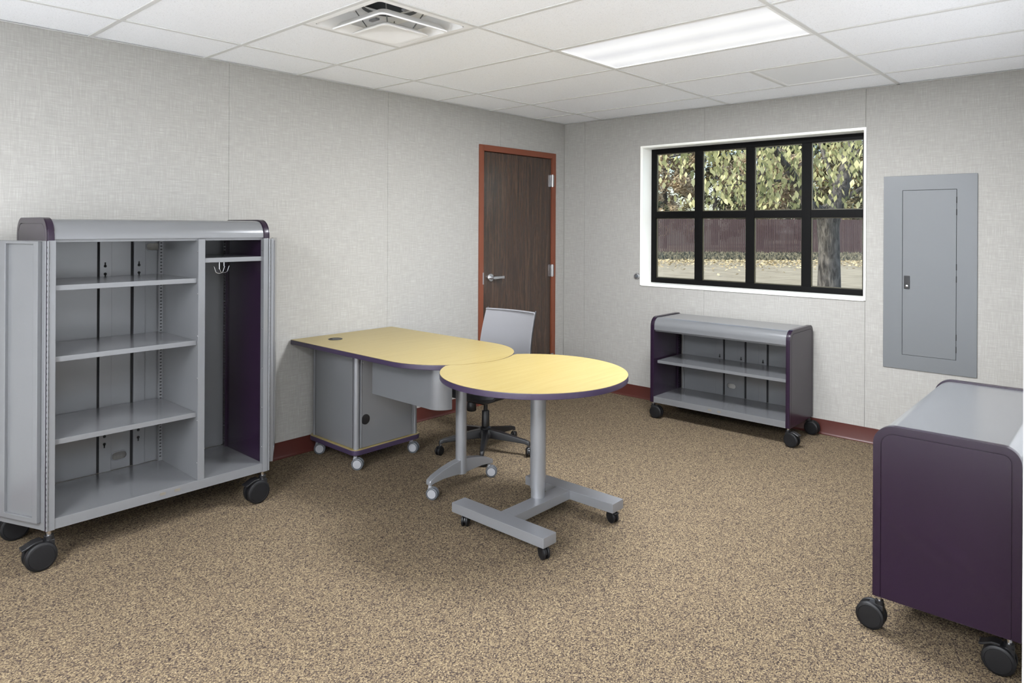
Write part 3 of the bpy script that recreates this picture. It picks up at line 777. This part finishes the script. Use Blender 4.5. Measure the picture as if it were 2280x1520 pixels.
# T leg
lx, ly = 1.215 - ox, -2.525 - oy_
MB().cyl((lx, ly, .085), (lx, ly, ZT - .036), .032, n=32).build('leg_column', 'column_silver', t)
MB().box(lx - .05, lx + .05, ly - .12, ly + .12, ZT - .037, ZT - .031).build('mounting_plate', 'column_silver', t)
for s_ in (-1, 1):
    loops = []
    for d, zt_, zb_, hw_ in ((.020, .168, .088, .023), (.08, .160, .092, .023), (.15, .145, .094, .022), (.215, .124, .088, .021), (.246, .108, .080, .019), (.252, .098, .082, .015)):
        loops.append([(lx + sx_ * hw_, ly + s_ * d, z_) for sx_, z_ in ((-1, zb_), (1, zb_), (1, zt_), (-1, zt_))])
    MB().loft(loops).build('foot', 'column_silver', t, bevel=.004)
    caster(t, lx, ly + s_ * .235, .086, .034, radians(30 if s_ < 0 else 40), 'grey', False, trail=.014)

# ------------------------------------------------------------------ round table docked at the desk end
TX, TY, TR = 1.802, -2.572, .484
t = thing('round_table', 'round maple conference table with a concave bite on a grey H base', 'table', (TX, TY, 0))
dcx, dcy, br_ = 1.050 - TX, -2.504 - TY, .414 + .005
dd = sqrt(dcx ** 2 + dcy ** 2); th0 = atan2(dcy, dcx)
ca = (TR ** 2 - br_ ** 2 + dd ** 2) / (2 * dd * TR); half = math.acos(ca)
def table_outline(off=0.0):
    R_ = TR + off; B_ = br_ - off
    ca_ = (R_ ** 2 - B_ ** 2 + dd ** 2) / (2 * dd * R_); hf_ = math.acos(ca_) + .035
    pts = [(R_ * cos(th0 + a_), R_ * sin(th0 + a_)) for a_ in [hf_ + (2 * pi - 2 * hf_) * i / 72 for i in range(73)]]
    cb_ = (B_ ** 2 - R_ ** 2 + dd ** 2) / (2 * dd * B_); hb_ = math.acos(cb_) - .045
    pts += [(dcx + B_ * cos(th0 + pi + a_), dcy + B_ * sin(th0 + pi + a_)) for a_ in [hb_ - 2 * hb_ * i / 30 for i in range(31)]]
    return pts
MB().prism(table_outline(), 'z', ZT - .030, ZT - .0012).build('edge_band', 'purple_edge', t, bevel=.003, seg=2)
MB().prism(table_outline(-.0012), 'z', ZT - .0016, ZT).build('table_top', 'maple', t)
cxx, cyy = 1.812 - TX, -2.545 - TY
MB().cyl((cxx, cyy, .158), (cxx, cyy, ZT - .036), .0405, n=36).build('column_sleeve', 'column_silver', t)
MB().cyl((cxx, cyy, .105), (cxx, cyy, .160), .0365, n=36).build('column', 'column_silver', t)
MB().box(cxx - .11, cxx + .11, cyy - .11, cyy + .11, ZT - .037, ZT - .031).build('mounting_plate', 'column_silver', t, bevel=.001)
fz0, fz1 = .066, .114
MB().box(1.545 - TX, 2.147 - TX, -2.905 - TY, -2.812 - TY, fz0, fz1).build('foot', 'column_silver', t, bevel=.003)
MB().box(1.575 - TX, 2.160 - TX, -2.372 - TY, -2.275 - TY, fz0, fz1).build('foot', 'column_silver', t, bevel=.003)
MB().box(1.800 - TX, 1.888 - TX, -2.812 - TY, -2.372 - TY, fz0 + .001, fz1 - .001).build('crossbar', 'column_silver', t, bevel=.002)
for x, y, an, bk in ((1.60, -2.855, -60, False), (2.105, -2.86, -20, False), (2.115, -2.322, -15, True), (1.62, -2.322, -60, False)):
    caster(t, x - TX, y - TY, fz0, .031, radians(an), 'black', bk, trail=.012)

# ------------------------------------------------------------------ task chair
t = thing('office_chair', 'armless swivel chair with grey mesh back and black five-star base', 'chair', (.864, -1.962, 0), radians(4))
def bez(k): return k * k * (3 - 2 * k)
# mesh back: gently curved sheet, leaning back
def back_pt(u, v, off=0.0):
    z = .50 + .425 * v
    hw_ = (.228 - .012 * v) * (1 - .10 * max(0, .25 - v) / .25)
    y = .215 + .075 * v + .022 * sin(pi * v) * -1 + .030 * u * u * -1
    return (u * hw_, y + off, z)
mb = MB(); nu, nv = 14, 16
G = [[[mb.bm.verts.new(back_pt(-1 + 2 * i / nu, j / nv, o_)) for i in range(nu + 1)] for j in range(nv + 1)] for o_ in (0, .006)]
for k in (0, 1):
    for j in range(nv):
        for i in range(nu):
            mb.bm.faces.new((G[k][j][i], G[k][j][i + 1], G[k][j + 1][i + 1], G[k][j + 1][i]))
rim = lambda g_: [g_[0][i] for i in range(nu + 1)] + [g_[j][nu] for j in range(1, nv + 1)] + [g_[nv][i] for i in range(nu - 1, -1, -1)] + [g_[j][0] for j in range(nv - 1, 0, -1)]
mb.quadstrip([rim(G[0]), rim(G[1])]); br = mb.build('backrest', 'chair_mesh', t)
mb = MB().tube([back_pt(-1 + 2 * i / 10, .985, -.002) for i in range(11)], .005); mb.build('top_seam', 'chair_mesh', br)
for s_ in (-1, 1):
    MB().tube([Vector(back_pt(s_ * .985, v_, .010)) for v_ in [i / 12 for i in range(13)]] + [Vector(back_pt(s_ * .985, 1.01, .012))], .008).build('back_upright', 'black_plastic', t)
MB().tube([(-.215, .225, .53), (-.12, .17, .40), (0, .12, .375), (.12, .17, .40), (.215, .225, .53)], [.012, .016, .02, .016, .012]).build('back_yoke', 'black_plastic', t)
mb = MB()
def seat_loop(k, z): return [(x * k, y * k - .01, z + .012 * (abs(x) / .24) ** 2 - (.015 if y < -.18 else 0)) for x, y in rrect(-.24, .24, -.235, .215, .09, 6)]
mb.loft([seat_loop(.86, .392), seat_loop(.97, .405), seat_loop(1.0, .425), seat_loop(.97, .445), seat_loop(.85, .455)])
mb.build('seat', 'chair_seat', t)
MB().box(-.10, .10, -.13, .12, .345, .396).build('tilt_mechanism', 'black_plastic', t, bevel=.012, seg=3)
mb = MB().lathe([(.012, 0), (.026, -.012), (.030, -.03), (.033, -.07), (.028, -.078)], (-.058, -.078, .355), (0, 0, 1), 18)
mb.build('tension_knob', 'black_plastic', t)
MB().tube([(-.09, .02, .37), (-.16, .0, .345), (-.225, -.02, .36)], .005).build('height_lever', 'black_plastic', t)
MB().cyl((0, 0, .26), (0, 0, .36), .014, n=18).build('gas_piston', 'black_plastic', t)
MB().lathe([(.034, .10), (.036, .16), (.027, .17), (.025, .27), (.022, .275)], n=24).build('gas_lift', 'black_plastic', t)
base = MB().lathe([(.03, .085), (.052, .095), (.055, .125), (.04, .15), (.03, .152)], n=30).build('base_hub', 'black_plastic', t)
for k in range(5):
    an = radians(-126 + 72 * k)
    d = Vector((cos(an), sin(an), 0)); p = Vector((-sin(an), cos(an), 0)); loops = []
    for q_, zt_, zb_, hw_ in ((.03, .152, .095, .028), (.10, .142, .092, .025), (.20, .122, .086, .020), (.285, .106, .080, .016), (.312, .097, .068, .014), (.318, .08, .066, .011)):
        loops.append([d * q_ + p * (s_ * hw_ * kk) + Vector((0, 0, z_)) for s_, kk, z_ in ((-1, 1, zb_), (1, 1, zb_), (1, .75, zt_), (-1, .75, zt_))])
    MB().loft(loops).build('base_leg', 'black_plastic', t, bevel=.004, seg=2)
    e_ = d * .305
    caster(t, e_.x, e_.y, .070, .0300, an + radians((40, 100, -60, 20, 150)[k]), 'black', False, trail=.012)

# ------------------------------------------------------------------ outdoors, seen through the window
GZ = -.15
FD = 44.0                                        # distance of the fence along the view axis
mb = MB()
GN = 60
def gpt(i, j):
    p = Vector((-30 + 120 * i / GN, .25 + 110 * (j / GN) ** 1.6, 0))
    return p
rg = random.Random(3)
V = [[mb.bm.verts.new((gpt(i, j).x, gpt(i, j).y, GZ + (0 if j < 3 else rg.uniform(-.035, .035)))) for i in range(GN + 1)] for j in range(GN + 1)]
for j in range(GN):
    for i in range(GN):
        mb.bm.faces.new((V[j][i], V[j][i + 1], V[j + 1][i + 1], V[j + 1][i]))
o = mb.build('ground', 'dirt', smooth=180); o['kind'] = 'structure'; o['label'] = 'sunlit pale sandy yard outside the window'; o['category'] = 'ground'

FC = CAM + FD * FW; FC.z = GZ                     # fence line crosses the view axis here
def fpt(s_, dn, z): return FC + s_ * RT + dn * FW + Vector((0, 0, z))
FA = atan2(RT.y, RT.x)
fence = thing('privacy_fence', 'long plum-coloured slatted privacy fence across the yard', 'fence', FC, FA)
FH = 2.22
mb = MB(); x = -12.0; k = 0
rg = random.Random(11)
while x < 42:
    gapw = .024 if rg.random() > .02 else .05
    mb.box(x, x + .088, -.03 + rg.uniform(-.006, .006), .012, .05, FH - rg.uniform(0, .03)); x += .088 + gapw
s_ = mb.build('fence_slats', 'fence_slat', fence); s_['kind'] = 'stuff'
for q in range(-4, 15):
    MB().cyl((q * 3.0, .05, -.05), (q * 3.0, .05, FH + .08), .035, n=12).build('fence_post', 'fence_rail', fence)
for z in (.10, FH - .06):
    MB().cyl((-12, .04, z), (42, .04, z), .022, n=10).build('fence_rail', 'fence_rail', fence)

def blade_patch(name, label, cat, n_, s0, s1, d0, d1, hgt, mt, seed):
    rg = random.Random(seed); mb = MB()
    for _ in range(n_):
        p = fpt(rg.uniform(s0, s1), rg.uniform(d0, d1), rg.uniform(0, .03)); a_ = rg.uniform(0, 2 * pi); h = hgt * rg.uniform(.5, 1.2)
        d = Vector((cos(a_), sin(a_), 0)) * h * .5
        mb.bm.faces.new([mb.bm.verts.new(p - d), mb.bm.verts.new(p + d), mb.bm.verts.new(p + Vector((rg.uniform(-.3, .3) * h, rg.uniform(-.3, .3) * h, h)))])
    o = mb.build(name, mt, smooth=180); o['kind'] = 'stuff'; o['label'] = label; o['category'] = cat
blade_patch('weed_strip', 'low grey-green weeds along the foot of the fence', 'weeds', 16000, -6, 34, -9.3, -.3, .17, 'weeds', 5)
rg = random.Random(9); mb = MB()
for _ in range(9000):
    p = fpt(rg.uniform(-6, 34), -9.6 - abs(rg.gauss(0, 3.2)), .04 + rg.uniform(0, .05)); a_ = rg.uniform(0, 2 * pi); r_ = rg.uniform(.04, .085)
    e1 = Vector((cos(a_), sin(a_), rg.uniform(-.5, .5))) * r_; e2 = Vector((-sin(a_), cos(a_), rg.uniform(-.5, .5))) * r_ * .6
    mb.bm.faces.new([mb.bm.verts.new(p + q_) for q_ in (-e1, e2, e1, -e2)])
o = mb.build('fallen_leaves', 'leaf_dry', smooth=180); o['kind'] = 'stuff'; o['label'] = 'pale yellow fallen leaves scattered on the sandy yard'; o['category'] = 'leaves'

# --- the near tree
TD = 13.0
tb = ray_at(1846, 560, TD); tb.z = GZ
tree = thing('leafy_tree', 'near tree with grey trunk and large yellow-green leaves outside the window', 'tree', tb)
def off(u, v, d):                                 # a point of the tree from its place in the picture and its distance
    return ray_at(u, v, d) - tb
limbs = [([(0, 0, -.1), off(1846, 640, TD), off(1846, 560, TD), off(1844, 500, TD), off(1848, 468, TD)], [.25, .205, .185, .195, .235]),
         ([off(1848, 478, TD), off(1868, 430, TD + .1), off(1882, 385, TD + .3), off(1890, 335, TD + .6), off(1905, 250, TD + 1), off(1930, 120, TD + 1.2)], [.20, .15, .13, .115, .10, .06]),
         ([off(1838, 480, TD), off(1800, 455, TD - .1), off(1784, 425, TD - .2), off(1768, 395, TD - .4), off(1745, 362, TD - .6), off(1700, 300, TD - 1), off(1640, 220, TD - 1.3)], [.15, .10, .085, .075, .06, .05, .03]),
         ([off(1775, 408, TD - .3), off(1735, 402, TD - .6), off(1690, 408, TD - .9), off(1640, 400, TD - 1.3)], [.03, .022, .016, .01]),
         ([off(1886, 365, TD + .4), off(1905, 345, TD + .2), off(1940, 318, TD - .1), off(2000, 260, TD - .4)], [.07, .06, .05, .04]),
         ([off(1870, 425, TD + .1), off(1850, 390, TD + .7), off(1830, 330, TD + 1.3), off(1800, 240, TD + 2)], [.06, .05, .04, .03]),
         ([off(1862, 455, TD + .1), off(1900, 430, TD), off(1960, 400, TD - .2), off(2050, 350, TD - .4)], [.06, .045, .035, .02]),
         ([off(1720, 330, TD - .9), off(1640, 330, TD - 1.3), off(1560, 335, TD - 1.7), off(1490, 350, TD - 1.9)], [.035, .028, .02, .012])]
def smooth_path(P, R_, n_=5):
    P = [Vector(p) for p in P]; o_, r_ = [], []
    for i in range(len(P) - 1):
        p0, p1, p2, p3 = P[max(i - 1, 0)], P[i], P[i + 1], P[min(i + 2, len(P) - 1)]
        for k_ in range(n_):
            t_ = k_ / n_
            o_.append(.5 * ((2 * p1) + (p2 - p0) * t_ + (2 * p0 - 5 * p1 + 4 * p2 - p3) * t_ ** 2 + (3 * p1 - p0 - 3 * p2 + p3) * t_ ** 3))
            r_.append(R_[i] * (1 - t_) + R_[i + 1] * t_)
    return o_ + [P[-1]], r_ + [R_[-1]]
for k, (P, R_) in enumerate(limbs):
    P2, R2 = smooth_path(P, R_)
    MB().tube(P2, R2, 14).build('trunk' if k == 0 else 'branch', 'bark', tree)
# twigs: random thin shoots from the limbs
rg = random.Random(21); mb = MB(); centres = []
for k in range(34):
    P2, R2 = smooth_path(*limbs[rg.choice([1, 2, 3, 4, 5, 6, 7, 7, 2])])
    i = rg.randrange(len(P2) // 3, len(P2)); p = P2[i]
    d = Vector((rg.gauss(0, 1), rg.gauss(0, 1), rg.gauss(.1, .6))).normalized()
    L_ = rg.uniform(.5, 1.6); q_ = p + d * L_ * .5 + Vector((0, 0, .08)); e_ = p + d * L_ + Vector((0, 0, -.05))
    mb.tube([p, q_, e_], [.012, .009, .005], 5); centres += [q_, e_, e_]
mb.build('twigs', 'bark', tree)['kind'] = 'stuff'
# leaves: clusters round a broad low crown plus the twigs
LEAF = [(0, 0), (.22, .30), (.36, .62), (.24, .86), (0, 1.32), (-.24, .86), (-.36, .62), (-.22, .30)]
def leaf_verts(p, a_, tilt, roll_, s_):
    Rm = Matrix.Rotation(a_, 3, 'Z') @ Matrix.Rotation(tilt, 3, 'X') @ Matrix.Rotation(roll_, 3, 'Y')
    return [p + Rm @ Vector((x_ * s_, y_ * s_, (-abs(x_) * .35 - .25 * y_ * y_) * s_)) for x_, y_ in LEAF]
cl = []
axis_r = RT
for k in range(240):
    an = rg.uniform(0, 2 * pi); rad = 4.6 * sqrt(rg.random()); zz = 3.45 + abs(rg.gauss(0, 1.2))
    cl.append(Vector((rad * cos(an), rad * sin(an), zz)))
for u, v, n_ in ((1512, 335, 3), (1545, 335, 5), (1532, 380, 4), (1585, 345, 7), (1605, 390, 9), (1630, 425, 8), (1648, 355, 8), (1590, 430, 2), (1655, 405, 4), (1690, 330, 6), (1715, 345, 5),
                 (1735, 365, 5), (1755, 315, 6), (1700, 435, 4), (1725, 435, 3), (1825, 345, 7), (1838, 405, 6), (1850, 320, 8), (1815, 420, 4), (1900, 330, 7), (1890, 365, 5), (1770, 345, 4), (1660, 310, 6), (1555, 310, 5)):
    for _ in range(max(1, int(n_ * .72))):
        d = TD + rg.uniform(-2.6, 1.2); cl.append(off(u + rg.gauss(0, 16), v + rg.gauss(0, 11) - 4, d))
cl += centres
leaves = []
for c_ in cl:
    for _ in range(rg.randrange(9, 16)):
        p = c_ + Vector((rg.gauss(0, .20), rg.gauss(0, .20), rg.gauss(0, .16)))
        if p.z < 1.95: continue
        leaves.append((p, rg.uniform(0, 2 * pi), rg.uniform(-1.9, -.5), rg.uniform(-.8, .8), rg.uniform(.055, .115)))
def seen(p):
    q_ = p + tb - CAM; d = q_.dot(FW); u = 1140 + F_PX * q_.dot(RT) / d; v = HOR_Y - F_PX * q_.z / d
    return d if 1460 < u < 1922 and 300 < v < 470 else None
near = sorted([(seen(L_[0]), i) for i, L_ in enumerate(leaves) if seen(L_[0])])[:300]
pick = {i for _, i in near}
lm_ = []
for k in range(6):
    mb = MB(); mb.bm.faces.new([mb.bm.verts.new(q_) for q_ in leaf_verts(Vector((0, 0, 0)), 0, 0, 0, 1.0)][:8])
    oo = mb.build('leaf', 'leaf_green', tree, smooth=180); lm_.append(oo.data); bpy.data.objects.remove(oo)
mb = MB()
for i, (p, a_, ti, ro, s_) in enumerate(leaves):
    if i in pick:
        o = bpy.data.objects.new('leaf', lm_[i % 6]); COL.objects.link(o); o.parent = tree; o.location = p; o.scale = (s_, s_, s_)
        o.rotation_mode = 'QUATERNION'
        o.rotation_quaternion = (Matrix.Rotation(a_, 3, 'Z') @ Matrix.Rotation(ti, 3, 'X') @ Matrix.Rotation(ro, 3, 'Y')).to_quaternion()
    else:
        mb.bm.faces.new([mb.bm.verts.new(q_) for q_ in leaf_verts(p, a_, ti, ro, s_)])
mb.build('foliage', 'leaf_green', tree, smooth=180)['kind'] = 'stuff'

# --- trees beyond the fence
def far_tree(name, label, u, depth, height, radius, zlow, mt, nleaf, size, seed, trunk=True):
    rg = random.Random(seed); b_ = ray_at(u, HOR_Y, depth); b_.z = GZ
    t = thing(name, label, 'bush' if 'bush' in name else 'tree', b_, 0, 'bushes behind the fence' if 'bush' in name else 'trees beyond the fence')
    if trunk: MB().tube([(0, 0, -.1), (.1, 0, height * .3), (0, .1, height * .75)], [.3, .22, .08], 10).build('trunk', 'bark', t)
    mb = MB(); blobs = []
    for _ in range(46):
        v = Vector((rg.gauss(0, 1), rg.gauss(0, 1), rg.gauss(0, 1))).normalized() * rg.uniform(.45, 1) ** .6
        blobs.append(Vector((v.x * radius, v.y * radius, zlow + (height - zlow) * (.5 + .5 * v.z))))
    for _ in range(nleaf):
        c_ = rg.choice(blobs); p = c_ + Vector((rg.gauss(0, .5), rg.gauss(0, .5), rg.gauss(0, .42))) * radius * .24
        if p.z < zlow * .6 or Vector((p.x, p.y, 0)).length > radius * 1.12: continue
        a_ = rg.uniform(0, 2 * pi); e1 = Vector((cos(a_), sin(a_), rg.uniform(-.9, .4))) * size * rg.uniform(.5, 1.1); e2 = Vector((-sin(a_), cos(a_), rg.uniform(-.6, .6))) * size * .45
        mb.bm.faces.new([mb.bm.verts.new(p + q_) for q_ in (-e1, e2, e1, -e2)])
    mb.build('foliage', mt, t, smooth=180)['kind'] = 'stuff'
far_tree('autumn_tree', 'brown autumn tree beyond the fence, furthest from the leafy tree', 1478, 54, 9.5, 3.0, 1.5, 'leaf_brown', 13000, .20, 31)
far_tree('autumn_tree', 'olive and brown tree beyond the fence between two brown trees', 1590, 66, 12, 3.6, 2.0, 'leaf_olive', 13000, .24, 32)
far_tree('autumn_tree', 'brown autumn tree beyond the fence behind the leafy tree', 1690, 54, 9.0, 3.0, 1.5, 'leaf_brown', 13000, .20, 33)
far_tree('evergreen_tree', 'dark green tree beyond the fence behind the grey trunk', 1800, 68, 12, 3.8, 1.6, 'leaf_dark', 13000, .24, 34)
far_tree('autumn_tree', 'olive green tree beyond the fence right of the grey trunk', 1905, 55, 9.5, 3.0, 1.5, 'leaf_olive', 12000, .22, 35)
far_tree('evergreen_tree', 'dark green tree beyond the fence, out past the olive tree', 2030, 66, 12, 3.8, 1.6, 'leaf_dark', 9000, .24, 37)
far_tree('autumn_tree', 'brown tree at the far end of the fence, past the dark green tree', 2150, 55, 9.5, 3.2, 1.5, 'leaf_brown', 9000, .22, 38)
far_tree('autumn_tree', 'pale brown tree beyond the fence, hidden by the window jamb', 1385, 66, 11, 3.6, 2.0, 'leaf_brown', 8000, .26, 36)
for k, u in enumerate((1455, 1535, 1620, 1705, 1790, 1875)):
    far_tree('hedge_bush', ('dark bush peeking over the fence below the furthest brown tree', 'olive bush peeking over the fence between brown and olive trees', 'dark bush over the fence below the olive and brown tree',
                         'olive bush over the fence below the second brown tree', 'dark bush over the fence just beside the grey trunk', 'olive bush over the fence past the grey trunk')[k], u, 47.5, 3.7, 1.1, .6, 'leaf_dark' if k % 2 == 0 else 'leaf_olive', 2600, .14, 40 + k, False)
